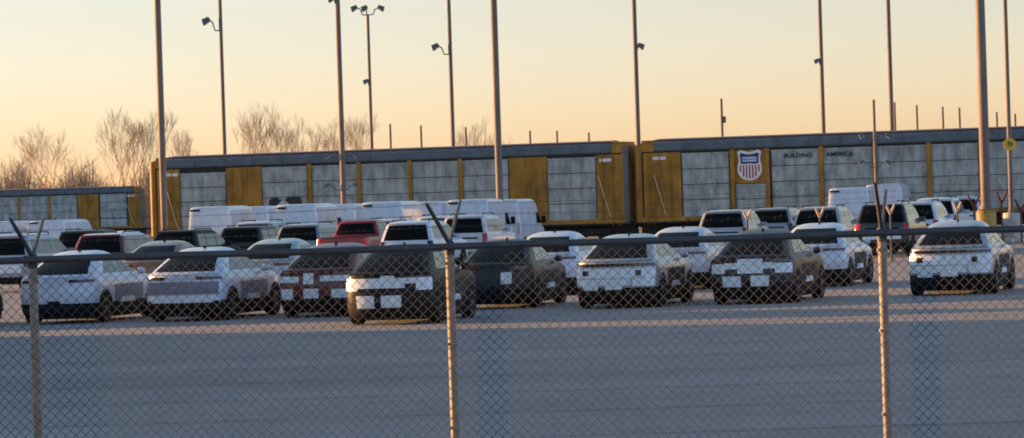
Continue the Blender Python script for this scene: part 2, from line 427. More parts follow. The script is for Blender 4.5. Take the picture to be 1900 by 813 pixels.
# ---- pickup
PK = Shell([
    (0.36, 0.18, 5.55, 0.88, .10, .35), (0.50, 0.06, 5.72, 0.96, .12, .38), (0.75, 0.02, 5.80, 1.00, .13, .40),
    (1.00, 0.00, 5.80, 1.015, .13, .40), (1.20, 0.02, 5.70, 1.00, .13, .40), (1.29, 0.03, 5.4, 0.985, .12, .3),
    (1.335, 0.04, 4.45, 0.965, .10, .22), (1.345, 1.72, 4.35, 0.955, .08, .20), (1.40, 1.84, 4.24, 0.92, .08, .20), (1.62, 1.92, 3.85, 0.84, .10, .2),
    (1.84, 2.02, 3.45, 0.76, .12, .2), (1.92, 2.10, 3.25, 0.71, .14, .2), (1.965, 2.30, 3.0, 0.60, .12, .15), (1.98, 2.5, 2.85, .4, .05, .05)])
def pickup(label, px, s, colour, height, lamp='lamp_red', yaw=15):
    S = PK; g = ground_at(px, s); rz = -R(yaw); k = height/1.98
    loc = g + Matrix.Rotation(rz, 3, 'Z') @ Vector((1.0, 0, 0))
    t = thing('pickup_truck', label, 'pickup truck', loc, rz, 'pickup trucks in the lot'); t.scale = (1,1,k); c = M[colour]; K = 'pk'
    link('body', cached((K,'body'), lambda: S.loft(), 'body'), c, t)
    link('bumper', cached((K,'bump'), lambda: MB().box((-.95,-.10,.52),(.95,.10,.72)).box((-.25,-.14,.58),(.25,-.09,.70)), 'bumper', False), M['alloy'], t)
    add_arches(t, K, .42, 1.022, (1.15, 4.75))
    add_wheels(t, .42, .28, .90, (1.15, 4.75))
    link('rear_window', cached((K,'rw'), lambda: S.rear(-.88, .88, 1.44, 1.84, -.86, .86), 'rear_window'), M['glass'], t)
    link('windshield', cached((K,'ws'), lambda: S.rear(-.88, .88, 1.42, 1.86, -.84, .84, front=True), 'windshield'), M['glass_clear'], t)
    for sg in (-1, 1):
        for i, (a, b, c0, c1) in enumerate([(2.10, 2.88, 2.2, 2.88), (2.96, 4.0, 2.94, 3.34)]):
            link('side_window', cached((K,'sw',sg,i), lambda: S.flank(sg, a, b, c0, c1, 1.42, 1.80), 'side_window'), M['glass_clear'], t)
        link('mirror', cached((K,'mir',sg), lambda: MB().box((sg*1.06-.12, 3.95, 1.32), (sg*1.06+.12, 4.05, 1.56)), 'mirror', False), M['plastic'], t)
        link('tail_lamp', cached((K,'tl',sg), lambda: S.rear(*((.84, .985) if sg > 0 else (-.985, -.84)), .92, 1.30, off=.010), 'tail_lamp'), M[lamp], t)
    link('tailgate', cached((K,'tg'), lambda: S.rear(-.80, .80, .82, 1.31, off=.012), 'tailgate'), c, t)
    link('bed_cover', cached((K,'bc'), lambda: MB().box((-.86,.10,1.336),(.86,1.66,1.362)), 'bed_cover', False), M['plastic'], t)
    return t

# ---- high roof cargo van
VN = Shell([
    (0.30, 0.12, 5.55, 0.90, .10, .35), (0.45, 0.04, 5.80, 0.98, .12, .45), (0.70, 0.01, 5.88, 1.02, .12, .5), (1.05, 0.00, 5.85, 1.03, .12, .5),
    (1.22, 0.00, 5.55, 1.03, .12, .4), (1.32, 0.00, 5.20, 1.025, .12, .3), (1.70, 0.01, 4.86, 1.00, .12, .3), (2.10, 0.03, 4.52, 0.97, .12, .30),
    (2.42, 0.05, 4.20, 0.945, .13, .30), (2.53, 0.08, 3.95, 0.915, .14, .30), (2.585, 0.16, 3.70, 0.86, .14, .25), (2.61, .34, 3.4, .74, .10, .15)])
def van(label, px, s, height, colour='white', yaw=12.5):
    S = VN; g = ground_at(px, s); rz = -R(yaw + rnd.uniform(-1, 1)); k = height/2.61
    loc = g + Matrix.Rotation(rz, 3, 'Z') @ Vector((1.03, 0, 0))
    t = thing('cargo_van', label, 'van', loc, rz, 'white cargo vans parked before the train'); t.scale = (1,1,k); c = M[colour]; K = 'vn'
    link('body', cached((K,'body'), lambda: S.loft(), 'body'), c, t)
    link('bumper', cached((K,'bump'), lambda: S.loft(0, S.v_of(.50), 5, .012), 'bumper'), M['plastic'], t)
    add_arches(t, K, .36, 1.042, (1.2, 4.75))
    add_wheels(t, .36, .25, .93, (1.2, 4.75))
    for sg in (-1, 1):
        link('rear_door', cached((K,'rd',sg), lambda: S.rear(*((.03, .93) if sg > 0 else (-.93, -.03)), .62, 2.36, *((.03, .88) if sg > 0 else (-.88, -.03)), off=.010), 'rear_door'), c, t)
        link('tail_lamp', cached((K,'tl',sg), lambda: S.rear(*((.945, .99) if sg > 0 else (-.99, -.945)), .95, 1.5, off=.010), 'tail_lamp'), M['lamp_red'], t)
        link('side_window', cached((K,'sw',sg), lambda: S.flank(sg, 3.85, 4.95, 3.85, 4.45, 1.40, 1.95), 'side_window'), M['glass'], t)
        link('mirror', cached((K,'mir',sg), lambda: MB().box((sg*1.14-.10, 4.85, 1.40), (sg*1.14+.10, 4.96, 1.75)), 'mirror', False), M['plastic'], t)
    link('windshield', cached((K,'ws'), lambda: S.rear(-.9, .9, 1.38, 2.15, -.86, .86, front=True), 'windshield'), M['glass'], t)
    link('high_brake_lamp', cached((K,'hb'), lambda: S.rear(-.95, -.45, 2.40, 2.49, off=.03), 'high_brake_lamp'), M['plastic'], t)
    return t

# ------------------------------------------------------------------ ground
def ground():
    m = bpy.data.materials.new('lot concrete'); m.use_nodes = True
    nt = m.node_tree; b = nt.nodes['Principled BSDF']; N = nt.nodes.new; Lk = nt.links.new
    b.inputs['Roughness'].default_value = .9; b.inputs['Specular IOR Level'].default_value = .25
    tc = N('ShaderNodeTexCoord')
    def noise(sc_, det, stretch=(1,1,1)):
        mp = N('ShaderNodeMapping'); mp.inputs['Scale'].default_value = stretch; Lk(tc.outputs['Object'], mp.inputs['Vector'])
        n = N('ShaderNodeTexNoise'); n.inputs['Scale'].default_value = sc_; n.inputs['Detail'].default_value = det
        n.inputs['Roughness'].default_value = .7
        Lk(mp.outputs['Vector'], n.inputs['Vector']); return n.outputs['Fac']
    def math_(op, a, v=None, b2=None):
        n = N('ShaderNodeMath'); n.operation = op; Lk(a, n.inputs[0])
        if b2 is not None: Lk(b2, n.inputs[1])
        elif v is not None: n.inputs[1].default_value = v
        return n.outputs[0]
    big = noise(.16, 6, (.35, 1, 1)); fine = noise(5, 8, (1, .5, 1)); grain = noise(1.5, 8, (.8, .6, 1))
    ramp = N('ShaderNodeValToRGB'); e = ramp.color_ramp.elements
    e[0].position = .3; e[0].color = (.135, .135, .137, 1); e[1].position = .70; e[1].color = (.345, .325, .312, 1)
    mix = math_('ADD', math_('MULTIPLY', big, .45), None, math_('ADD', math_('MULTIPLY', fine, .25), None, math_('MULTIPLY', grain, .3)))
    Lk(mix, ramp.inputs['Fac'])
    sep = N('ShaderNodeSeparateXYZ'); Lk(tc.outputs['Object'], sep.inputs[0])
    wob = math_('MULTIPLY', noise(.25, 3), .5)
    def seam(coord, pitch, width, wobble):
        y = math_('ADD', math_('MULTIPLY', sep.outputs[coord], 1.0), None, math_('MULTIPLY', wob, wobble))
        fr = math_('FRACT', math_('DIVIDE', y, pitch)); d = math_('ABSOLUTE', math_('SUBTRACT', fr, .5))
        return math_('LESS_THAN', d, width/pitch)
    lines = math_('MAXIMUM', seam('Y', 4.57, .15, .5), None, math_('MULTIPLY', seam('X', 9.15, .03, .1), .35))
    brk = N('ShaderNodeMapRange'); brk.inputs['From Min'].default_value = .30; brk.inputs['From Max'].default_value = .6
    Lk(noise(.5, 4), brk.inputs['Value'])
    fac = math_('MULTIPLY', math_('MULTIPLY', lines, None, brk.outputs['Result']), .55)
    stn = N('ShaderNodeMapRange'); stn.inputs['From Min'].default_value = .60; stn.inputs['From Max'].default_value = .74; stn.inputs['To Max'].default_value = .35
    Lk(noise(.55, 5, (.45, 1, 1)), stn.inputs['Value'])           # oil and tyre stains
    fac = math_('MAXIMUM', fac, None, stn.outputs['Result'])
    mx = N('ShaderNodeMix'); mx.data_type = 'RGBA'; Lk(fac, mx.inputs['Factor'])
    Lk(ramp.outputs['Color'], mx.inputs['A']); mx.inputs['B'].default_value = (.055, .052, .052, 1)
    Lk(mx.outputs['Result'], b.inputs['Base Color'])
    bp = N('ShaderNodeBump'); bp.inputs['Strength'].default_value = .25; bp.inputs['Distance'].default_value = .006
    Lk(fine, bp.inputs['Height']); Lk(bp.outputs['Normal'], b.inputs['Normal'])
    mb = MB()
    xs = [-60 + 6*i for i in range(21)]; ys = [27 + 8*i for i in range(21)]
    mb.add([(x, y, 0) for y in ys for x in xs], [(j*21+i, j*21+i+1, (j+1)*21+i+1, (j+1)*21+i) for j in range(20) for i in range(20)])
    o = structure(build(mb, 'pavement', m))
    g = MB(); n = 24; S = 4000
    vs = [(-S + 2*S*i/n, -400 + (S+400)*j/n, -.03) for j in range(n+1) for i in range(n+1)]
    g.add(vs, [(j*(n+1)+i, j*(n+1)+i+1, (j+1)*(n+1)+i+1, (j+1)*(n+1)+i) for j in range(n) for i in range(n)])
    structure(build(g, 'ground', M['grass']))
    # unseen bank added left of the frame to shade the near concrete
    b_ = MB(); b_.add([(-70,40,-.2),(-15,40,-.2),(-15,77.5,-.2),(-70,77.5,-.2),(-70,42,4.2),(-19.5,42,4.2),(-19.5,76.8,4.2),(-70,76.8,4.2)],
                      [(0,3,2,1),(4,5,6,7),(0,1,5,4),(1,2,6,5),(2,3,7,6),(3,0,4,7)])
    structure(build(b_, 'added_shade_bank', M['grass']))
ground()

# ------------------------------------------------------------------ fence
def fence():
    s = 259.0; Y = F_PX/s; top = 2.31
    t = thing('chain_link_fence', 'galvanised chain link fence with barbed wire arms closing off the lot in front', 'fence', (0, Y, 0))
    d = .0718; r = .0035; mb = MB(); vs, fs = [], []
    x0, x1, z0, z1 = -9.2, 9.2, .04, top-.012
    nz = int((z1-z0)/(d/2))
    for i in range(int((x1-x0)/(d/2))):
        xa = x0 + i*d/2; base = len(vs)
        for k in range(nz+1):
            right = (k % 2 == 1) if i % 2 == 0 else (k % 2 == 0)
            x = xa + (d/2 if right else 0); y = r*1.05*(1 if right else -1)
            for a in range(3):
                th = 2*math.pi*a/3 + .5
                vs.append((x + r*math.cos(th), y + r*math.sin(th), z0 + k*d/2))
        for k in range(nz):
            for a in range(3):
                a2 = (a+1) % 3; fs.append((base+k*3+a, base+k*3+a2, base+(k+1)*3+a2, base+(k+1)*3+a))
    me = bpy.data.meshes.new('chain_link_mesh'); me.from_pydata(vs, [], fs)
    for p in me.polygons: p.use_smooth = True
    link('chain_link_mesh', me, M['wire'], t, (0, -.035, 0))
    build(MB().tube([(x0 + (x1-x0)*i/24, .0, top + .004*math.sin(i*1.7)) for i in range(25)], .026, 10), 'top_rail', M['rail_paint'], t, True)
    build(MB().tube([(x0, -.03, .06), (x1, -.03, .06)], .003, 5), 'tension_wire', M['wire'], t)
    posts = [(-6.5, None), (point_at(62, 600, s).x, (-.115, .30, .055, .29)), (point_at(838, 600, s).x, (-.150, .315, .085, .33)),
             (point_at(1643, 600, s).x, (-.065, .36, .065, .31)), (5.75, None), (8.8, None)]
    ends = []
    for x, a in posts:
        if a is None: a = (-.1, .32, .07, .30)
        p = build(MB().lathe([(.031, -.3), (.031, top-.04)], 16, 'Z', (x, .055, 0)), 'post', M['galv'], t, True)
        build(MB().lathe([(.036, top-.06), (.038, top-.02), (.036, top+.03), (.02, top+.05)], 14, 'Z', (x, .055, 0)), 'post_cap', M['darksteel'], p, True)
        eL = Vector((x+a[0], -.20, top+a[1])); eR = Vector((x+a[2], .30, top+a[3]))
        for e, mt, w in ((eL, 'darksteel', .017), (eR, 'rail_paint', .014)):
            b0 = Vector((x, .055, top+.02))
            m = MB().tube([b0, b0.lerp(e, .5)+Vector((0,0,.004)), e], [w*1.05, w, w*.8], 5)
            build(m, 'barb_arm', M[mt], p)
        for zc in (top-.13, 1.6, 1.0, .5):
            build(MB().box((x-.036, .02, zc), (x+.036, .092, zc+.022)), 'band_clamp', M['galv'], p)
        ends.append((Vector((x, .055, top+.02)), eL, eR))
    for q in (1, 2):
        for f in (.42, .7, .97):
            m = MB()
            for (A, B) in zip(ends, ends[1:]):
                p, p2 = A[0].lerp(A[q], f), B[0].lerp(B[q], f)
                pts = [p.lerp(p2, i/12) - Vector((0,0,.02*math.sin(math.pi*i/12))) for i in range(13)]
                m.tube(pts, .0009, 4)
                L = (p2-p).length
                for i in range(int(L/.125)):
                    c = p.lerp(p2, (i+.5)*.125/L) - Vector((0,0,.02*math.sin(math.pi*(i+.5)*.125/L)))
                    m.tube([c+Vector((-.006,-.01,-.012)), c+Vector((.006,.01,.012))], .0007, 3)
                    m.tube([c+Vector((.006,-.01,.012)), c+Vector((-.006,.01,-.012))], .0007, 3)
            build(m, 'barbed_wire', M['wire'], t)
fence()
# unseen wooden pole, added to keep the sun off the left fence post
up = thing('added_shade_pole', 'unseen wooden pole added left of the frame to shade the left fence post', 'added shade pole', (-6.9, 26.12, 0))
build(MB().tube([(0,0,-.5),(0,0,4),(0,0,9)], [.22,.19,.15], 14), 'pole', M['wood'], up, True)
build(MB().box((-1.1,-.06,8.2),(1.1,.06,8.32)), 'crossarm', M['wood'], up)

# ------------------------------------------------------------------ the cars
crossover('unseen silver crossover parked outside the frame, nearest to the left edge', -275, 79, 'silver', 'plain', None)  # these three continue the row out of view, added for their shade
crossover('unseen white crossover parked outside the frame, second from the left edge', -475, 79, 'white', 'plain', None)
crossover('unseen grey crossover parked outside the frame, third from the left edge', -725, 79, 'grey', 'plain', None)
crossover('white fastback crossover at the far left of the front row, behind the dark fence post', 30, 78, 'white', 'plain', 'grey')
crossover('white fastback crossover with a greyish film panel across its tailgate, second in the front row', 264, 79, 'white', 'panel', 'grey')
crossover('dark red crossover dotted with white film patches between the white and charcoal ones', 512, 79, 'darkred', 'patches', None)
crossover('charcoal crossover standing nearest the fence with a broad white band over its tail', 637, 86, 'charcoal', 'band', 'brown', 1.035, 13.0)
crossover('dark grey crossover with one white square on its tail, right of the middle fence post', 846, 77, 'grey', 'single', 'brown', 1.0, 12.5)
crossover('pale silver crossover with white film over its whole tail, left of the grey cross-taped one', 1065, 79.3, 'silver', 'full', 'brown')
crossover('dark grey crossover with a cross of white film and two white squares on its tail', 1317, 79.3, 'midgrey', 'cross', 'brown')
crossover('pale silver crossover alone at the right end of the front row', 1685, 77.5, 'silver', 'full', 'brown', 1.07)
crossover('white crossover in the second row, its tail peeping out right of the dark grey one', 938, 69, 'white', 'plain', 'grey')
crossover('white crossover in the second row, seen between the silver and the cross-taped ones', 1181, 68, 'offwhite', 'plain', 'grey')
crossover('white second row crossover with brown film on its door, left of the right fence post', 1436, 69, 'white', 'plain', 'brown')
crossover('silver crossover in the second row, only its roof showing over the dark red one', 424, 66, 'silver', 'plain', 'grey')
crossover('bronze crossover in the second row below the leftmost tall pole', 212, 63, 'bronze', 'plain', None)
crossover('white crossover roof in front of the small far railcar, left of the leftmost tall pole', 172, 40, 'white', 'plain', None)

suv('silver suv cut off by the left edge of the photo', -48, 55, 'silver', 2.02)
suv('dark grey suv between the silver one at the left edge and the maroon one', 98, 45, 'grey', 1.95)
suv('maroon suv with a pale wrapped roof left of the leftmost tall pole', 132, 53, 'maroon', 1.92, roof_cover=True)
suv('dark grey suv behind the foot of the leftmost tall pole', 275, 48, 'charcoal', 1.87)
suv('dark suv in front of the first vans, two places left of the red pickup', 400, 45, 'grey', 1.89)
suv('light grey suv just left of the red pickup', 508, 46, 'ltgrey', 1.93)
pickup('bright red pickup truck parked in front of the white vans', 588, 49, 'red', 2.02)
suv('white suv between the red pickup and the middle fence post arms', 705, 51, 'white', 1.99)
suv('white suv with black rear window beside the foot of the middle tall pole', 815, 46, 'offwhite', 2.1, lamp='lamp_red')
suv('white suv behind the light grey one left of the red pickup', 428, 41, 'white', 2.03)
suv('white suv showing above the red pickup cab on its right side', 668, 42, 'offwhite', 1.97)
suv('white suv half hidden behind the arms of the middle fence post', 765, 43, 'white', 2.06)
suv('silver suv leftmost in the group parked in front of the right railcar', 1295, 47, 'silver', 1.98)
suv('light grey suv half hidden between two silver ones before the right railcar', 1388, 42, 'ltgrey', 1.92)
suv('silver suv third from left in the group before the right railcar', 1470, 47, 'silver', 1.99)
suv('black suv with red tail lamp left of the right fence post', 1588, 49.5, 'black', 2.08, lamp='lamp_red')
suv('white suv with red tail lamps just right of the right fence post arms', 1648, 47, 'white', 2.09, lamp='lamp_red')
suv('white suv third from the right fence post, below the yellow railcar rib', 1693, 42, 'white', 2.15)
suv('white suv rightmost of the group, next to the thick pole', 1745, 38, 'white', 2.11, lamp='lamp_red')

VL = ['leftmost white van in front of the first corrugated panel', 'white van second from left in the row by the train', 'white van third from left, behind the light grey suv',
      'white van behind the red pickup on its left', 'white van behind the red pickup on its right', 'white van behind the white suv by the middle post',
      'white van behind the middle fence post arms', 'white van at the right end of the row, its sloping nose clear against the railcar']
for i, px in enumerate((350, 428, 510, 590, 670, 750, 828, 888)):
    yh = 369 - .0314*(px+60-950); top = 384 - (px-350)*.0278
    s = 40 if i % 2 == 0 else 36
    if i == 7: s = 38.5
    van(VL[i], px, s, H_CAM - (top-yh)/s - .02 + (.0 if i % 2 else .05))
van('white van behind the right group, the lower and left one of two', 1537, 38, 2.66)
van('white van behind the right group, the taller and right one of two', 1606, 35, 2.80)
van('white van roof at the left edge below the small far railcar', -45, 36, 2.30)
van('white van roof in front of the middle panels of the small far railcar', 52, 36, 2.30)

# ------------------------------------------------------------------ railcars
def textmesh(body, size, m, parent, loc, extr=.006):
    cu = bpy.data.curves.new('lettering', 'FONT'); cu.body = body; cu.size = size; cu.extrude = extr; cu.offset = size*.02; cu.align_x = 'CENTER'; cu.align_y = 'CENTER'
    o = bpy.data.objects.new('lettering', cu); COL.objects.link(o)
    dg = bpy.context.evaluated_depsgraph_get(); me = bpy.data.meshes.new_from_object(o.evaluated_get(dg))
    COL.objects.unlink(o); bpy.data.objects.remove(o)
    me.materials.clear()
    q = link('lettering', me, m, parent, loc); q.rotation_euler = (R(90), 0, 0); return q

def sheet(u0, u1, z0, z1, y):
    """stacked corrugated galvanised sheets with lapped seams"""
    m = MB(); n = max(2, round((z1-z0)/.92)); gap = .045; h = (z1-z0)/n
    for k in range(n):
        a, b = z0 + k*h + (gap if k else 0), z0 + (k+1)*h
        nx = max(6, int((u1-u0)/.16)); vs, fs = [], []
        for j, z in enumerate((a, (a+b)/2, b)):
            for i in range(nx+1):
                x = u0 + (u1-u0)*i/nx
                vs.append((x, y - (.018 if i % 2 else 0) - (.012 if j == 1 else 0) + (.03*(k % 2)), z))
        for j in range(2):
            for i in range(nx): fs.append((j*(nx+1)+i, j*(nx+1)+i+1, (j+1)*(nx+1)+i+1, (j+1)*(nx+1)+i))
        m.add(vs, fs)
        m.box((u0, y-.05, b-.07), (u1, y-.03, b-.012))
        for i in range(0, nx+1, 4):
            x = u0 + (u1-u0)*i/nx
            m.box((max(u0, x-.028), y-.055, a+.01), (min(u1, x+.028), y-.018, b-.01))
    return m

def railcar(label, left, right, L, panels, ribs, shield=None, zk=1.0):
    ang = math.atan2(right.y-left.y, right.x-left.x)
    t = thing('railcar', label, 'railcar', (left.x, left.y, 0), ang, 'autorack railcars of the train'); t.scale = (1, 1, zk)
    W = 3.1; zb, zt, zr = 1.15, 5.08, 5.80
    # panels: list of (u0,u1,kind,z0,z1)
    build(MB().box((.25, .10, zb), (L-.25, W-.10, zt+.05)), 'body', M['caredark'], t)
    for u0, u1, kind, z0, z1 in panels:
        if kind == 'w':
            q = build(sheet(u0, u1, z0, z1, .03), 'side_panel', M['carpanel'], t)
            for zz in (z1, z0-.05): build(MB().box((u0-.05, .02, zz), (u1+.05, .09, zz+.05)), 'panel_frame', M['carpanel'], q)
        else:
            q = build(MB().box((u0, .015, z0), (u1, .098, z1)), 'side_plate', M['cary'], t)
            m = MB(); x = u0 + .35
            while x < u1 - .2:
                m.box((x-.03, -.02, z0+.02), (x+.03, .014, z1-.02)); x += .62
            build(m, 'stiffener', M['cary'], q)
    for u in ribs:
        build(MB().box((u-.13, -.06, zb-.02), (u+.13, .012, zt)), 'rib', M['cary'], t)
    # roof: side fascia of folded sheet with joints, arched top
    prof = [(.02, zt+.02), (-.03, zt+.10), (.02, zr-.22), (.20, zr-.06), (.75, zr), (W/2, zr+.06), (W-.75, zr), (W-.20, zr-.06), (W-.02, zr-.22), (W+.03, zt+.10), (W-.02, zt+.02)]
    m = MB(); n = len(prof); us = []; k = 15
    for i in range(k+1):
        u = 1.0 + (L-2.0)*i/k
        us += [u] if i in (0, k) else [u-.03, u+.03]
    vs = []
    for i, u in enumerate(us):
        for (y, z) in prof: vs.append((u, y, z))
    fs = [(i*n+j, i*n+j+1, (i+1)*n+j+1, (i+1)*n+j) for i in range(len(us)-1) for j in range(n-1)]
    fs += [tuple(range(n)), tuple((len(us)-1)*n + j for j in range(n))]
    m.add(vs, fs)
    rf = build(m, 'roof', M['carroof'], t)
    for i in range(1, k):
        u = 1.0 + (L-2.0)*i/k
        build(MB().box((u-.025, -.05, zt+.10), (u+.025, .02, zr-.2)), 'roof_seam', M['carroof'], rf)
    build(MB().box((1.0, .13, zr-.085), (L-1.0, .19, zr-.018)), 'roof_edge', M['rust'], rf)
    # ends
    for u, sg in ((0, -1), (L, 1)):
        a, b = (u+.05, u+.25) if sg < 0 else (u-.25, u-.05)
        e = build(MB().box((a, .05, zb), (b, W-.05, zr-.25)), 'end_door', M['cary'], t)
        m = MB()
        for q in range(5):
            y = .25 + q*(W-.5)/4; m.box((u-.0 if sg < 0 else u-.05, y-.06, zb+.1), (u+.05 if sg < 0 else u, y+.06, zr-.4))
        build(m, 'door_rib', M['cary'], e)
        build(MB().lathe([(.20, zb-.1), (.22, zb), (.22, zr-.35), (.17, zr-.28)], 16, 'Z', (u + (.06 if sg < 0 else -.22), .22, 0)), 'corner_post', M['cary' if sg < 0 else 'carroof'], t, True)  # yellow post added so its round side shows a sunlit edge
        ca, cb = (u+.22, u+.99) if sg < 0 else (u-.99, u-.22)
        build(MB().box((ca, .03, zt+.03), (cb, W-.03, zr-.20)).box((ca+.02, .25, zr-.20), (cb, W-.25, zr-.04)), 'end_cap', M['cary'], t)
        m = MB(); xx = u + (.75 if sg < 0 else -.75)
        for q in range(9): m.tube([(xx-.2, -.07, zb+.2+q*.42), (xx+.2, -.07, zb+.2+q*.42)], .014, 5)
        for dx in (-.2, .2): m.tube([(xx+dx, -.07, zb-.3), (xx+dx, -.07, zb+3.8)], .016, 5)
        build(m, 'ladder', M['cary'], t)
        x0 = u + (1.0 if sg < 0 else -1.75)
        build(MB().tube([(x0, -.08, zb+2.6), (x0+.62, -.08, zb+.35), (x0+.75, -.08, zb+.25)], .035, 6), 'brake_rod', M['tan'], t)
        build(MB().box((u+(.9 if sg < 0 else -1.7), -.005, 4.62), (u+(1.7 if sg < 0 else -.9), .012, 4.80)), 'number_board', M['emwhite'], t)
        c0, c1 = (u-.55, u+.3) if sg < 0 else (u-.3, u+.55)
        build(MB().box((c0, W/2-.12, .78), (c1, W/2+.12, 1.02)), 'coupler', M['caredark'], t)
    build(MB().box((.1, .06, .95), (L-.1, .30, 1.14)).box((.1, W-.30, .95), (L-.1, W-.06, 1.14)).box((-.05, .95, .30), (L+.05, W-.95, 1.14)), 'underframe', M['caredark'], t)
    build(MB().box((.2, -.03, 1.06), (L-.2, .055, 1.30)), 'side_sill', M['cary'], t)
    for u in (2.6, L-2.6):
        b = build(MB().box((u-1.25, .62, .42), (u+1.25, .80, .72)).box((u-1.25, W-.80, .42), (u+1.25, W-.62, .72)).box((u-.3, .6, .4), (u+.3, W-.6, .8)), 'bogie', M['caredark'], t)
        for dx in (-.88, .88):
            build(MB().lathe([(.42, .84), (.42, .96), (.12, .98), (.12, W-.98), (.42, W-.96), (.42, W-.84)], 18, 'Y', (u+dx, 0, .42)), 'wheelset', M['caredark'], b)
    if shield:
        u, z, w, h = shield
        def outline(k):
            P = [(-.5,.44),(-.36,.5),(-.18,.455),(0,.43),(.18,.455),(.36,.5),(.5,.44),(.455,.30),(.44,.16),(.49,.02),(.51,-.14),(.46,-.30),(.33,-.42),(.16,-.48),(0,-.5)]
            P = P + [(-x, zz) for x, zz in P[-2:6:-1]]
            return [(u + x*w*k, z + zz*h*k) for x, zz in P]
        em = build(MB().prism(outline(1.0), -.03, .01), 'emblem', M['emwhite'], t)
        fld = [(-.41,.36),(-.33,.41),(-.17,.37),(0,.345),(.17,.37),(.33,.41),(.41,.36),(.38,.25),(.37,.14),(.38,.06),(.2,.035),(0,.06),(-.2,.035),(-.38,.06),(-.37,.14),(-.38,.25)]
        build(MB().prism([(u+x*w, z+q*h) for x, q in fld], -.036, -.02), 'emblem_field', M['emblue'], em)
        build(MB().box((u-.30*w, -.041, z+.115*h), (u+.30*w, -.03, z+.27*h)), 'emblem_bar', M['embar'], em)
        textmesh('UNION PACIFIC', .115, M['emblue'], em, (u, -.045, z+.19*h), .003)
        for i in range(7):
            x = (i-3)*.128; lo = -.44 + 1.15*x*x
            if abs(x) > .35: lo += .06
            build(MB().box((u+(x-.030)*w, -.037, z+lo*h), (u+(x+.030)*w, -.02, z+.01*h)), 'emblem_stripe', M['emred'], em)
    return t

TA = R(-15); LEN = 29.2
def along(p, d): return p + Vector((math.cos(TA)*d, math.sin(TA)*d, 0))
def u_of(px, start, ang, py=340):
    """distance along a railcar side at photo column px"""
    k = point_at(px, py, 1000); k = k.x/k.y; c, q = math.cos(ang), math.sin(ang)
    return (k*start.y - start.x)/(c - k*q)
L1 = point_at(281, 340, 30.9); L1.z = 0
def u1(px): return u_of(px, L1, TA)
LEN1 = u1(1166)
zp0, zp1 = 1.34, 4.92
pan1 = [(u1(291), u1(333), 'y', 1.32, 5.02), (u1(335), u1(418), 'w', zp0, 4.72), (u1(420), u1(485), 'y', 1.32, 5.02)]
pan1 += [(u1(a), u1(b), 'w', zp0, zp1) for a, b in ((487,569),(580,662),(671,757),(766,850),(860,943))]
pan1 += [(u1(945), u1(1015), 'y', 1.32, 5.02), (u1(1017), u1(1105), 'w', zp0, 4.86), (u1(1107), u1(1157), 'y', 1.32, 5.02)]
c1 = railcar('long yellow railcar with pale corrugated panels in the middle of the photo, behind the vans', L1, along(L1, LEN1), LEN1, pan1, [u1(575), u1(666), u1(761), u1(855)])
# painted mark on its second pale panel
q = u1(528)
mk = build(MB().prism([(q-1.02,2.72),(q-.95,3.05),(q-.55,3.18),(q-.30,3.02),(q,2.98),(q+.25,3.2),(q+.95,3.16),(q+1.05,2.74),(q+.4,2.60),(q-.5,2.58)], -.06, -.022), 'painted_mark', M['ink'], c1)
build(MB().prism([(q-.52,2.66),(q-.12,3.04),(q+.08,2.92),(q+.30,2.70)], -.068, -.055), 'mark_peak', M['carpanel'], mk)

L2 = along(L1, LEN1 + .55)
def u2(px): return u_of(px, L2, TA)
pan2 = [(.36, u2(1264), 'y', 1.32, 5.02), (u2(1267), u2(1353), 'w', zp0, 4.9), (u2(1357), u2(1428), 'y', 3.12, 5.02), (u2(1366), u2(1421), 'w', zp0, 3.02)]
pan2 += [(u2(a), u2(b), 'w', zp0, zp1) for a, b in ((1433,1520),(1530,1620),(1630,1720),(1730,1816),(1828,1914))]
pan2 += [(24.0, 26.2, 'y', 1.32, 5.02), (26.25, 28.7, 'w', zp0, 4.9)]
c2 = railcar('long yellow railcar with a red white and blue shield emblem, at the right', L2, along(L2, LEN), LEN, pan2,
             [u2(1360), u2(1425), u2(1525), u2(1625), u2(1725), u2(1822)], (u2(1392), 4.14, 1.40, 1.76))
textmesh('BUILDING', .40, M['ink'], c2, (u2(1482), -.035, 4.60))
textmesh('AMERICA', .40, M['ink'], c2, (u2(1560), -.035, 4.60))
for nm in [o for o in bpy.data.objects if o.name.startswith('lettering') and o.parent in (c1, c2)]:
    nm.scale = (.92, .85, 1)
# far railcar at the left
TA0 = R(5)
L0 = point_at(-247, 380, 18.6); L0.z = 0
def u0_(px): return u_of(px, L0, TA0, 380)
LEN0 = u0_(268)
pan0 = [(u0_(a), u0_(b), 'w', zp0, zp1) for a, b in ((-60,-12),(-8,33),(38,89),(94,143),(186,235))] + [(u0_(145), u0_(183), 'y', 1.32, 5.02), (u0_(238), u0_(262), 'y', 1.32, 5.02), (u0_(-242), u0_(-65), 'y', 1.32, 5.02)]
railcar('small looking far railcar with grey roof at the left edge', L0, L0 + Vector((LEN0*math.cos(TA0), LEN0*math.sin(TA0), 0)), LEN0, pan0, [u0_(-10), u0_(36), u0_(91)], None, .88)
# track
tr = MB()
d = Vector((math.cos(TA), math.sin(TA), 0)); nrm = Vector((-d.y, d.x, 0))
for off in (.83, 2.27):
    a = along(L1, -60) + nrm*off; b = along(L1, 100) + nrm*off
    tr.tube([a+Vector((0,0,-.02)), b+Vector((0,0,-.02))], .05, 6)
structure(build(tr, 'railway_track', M['caredark']))

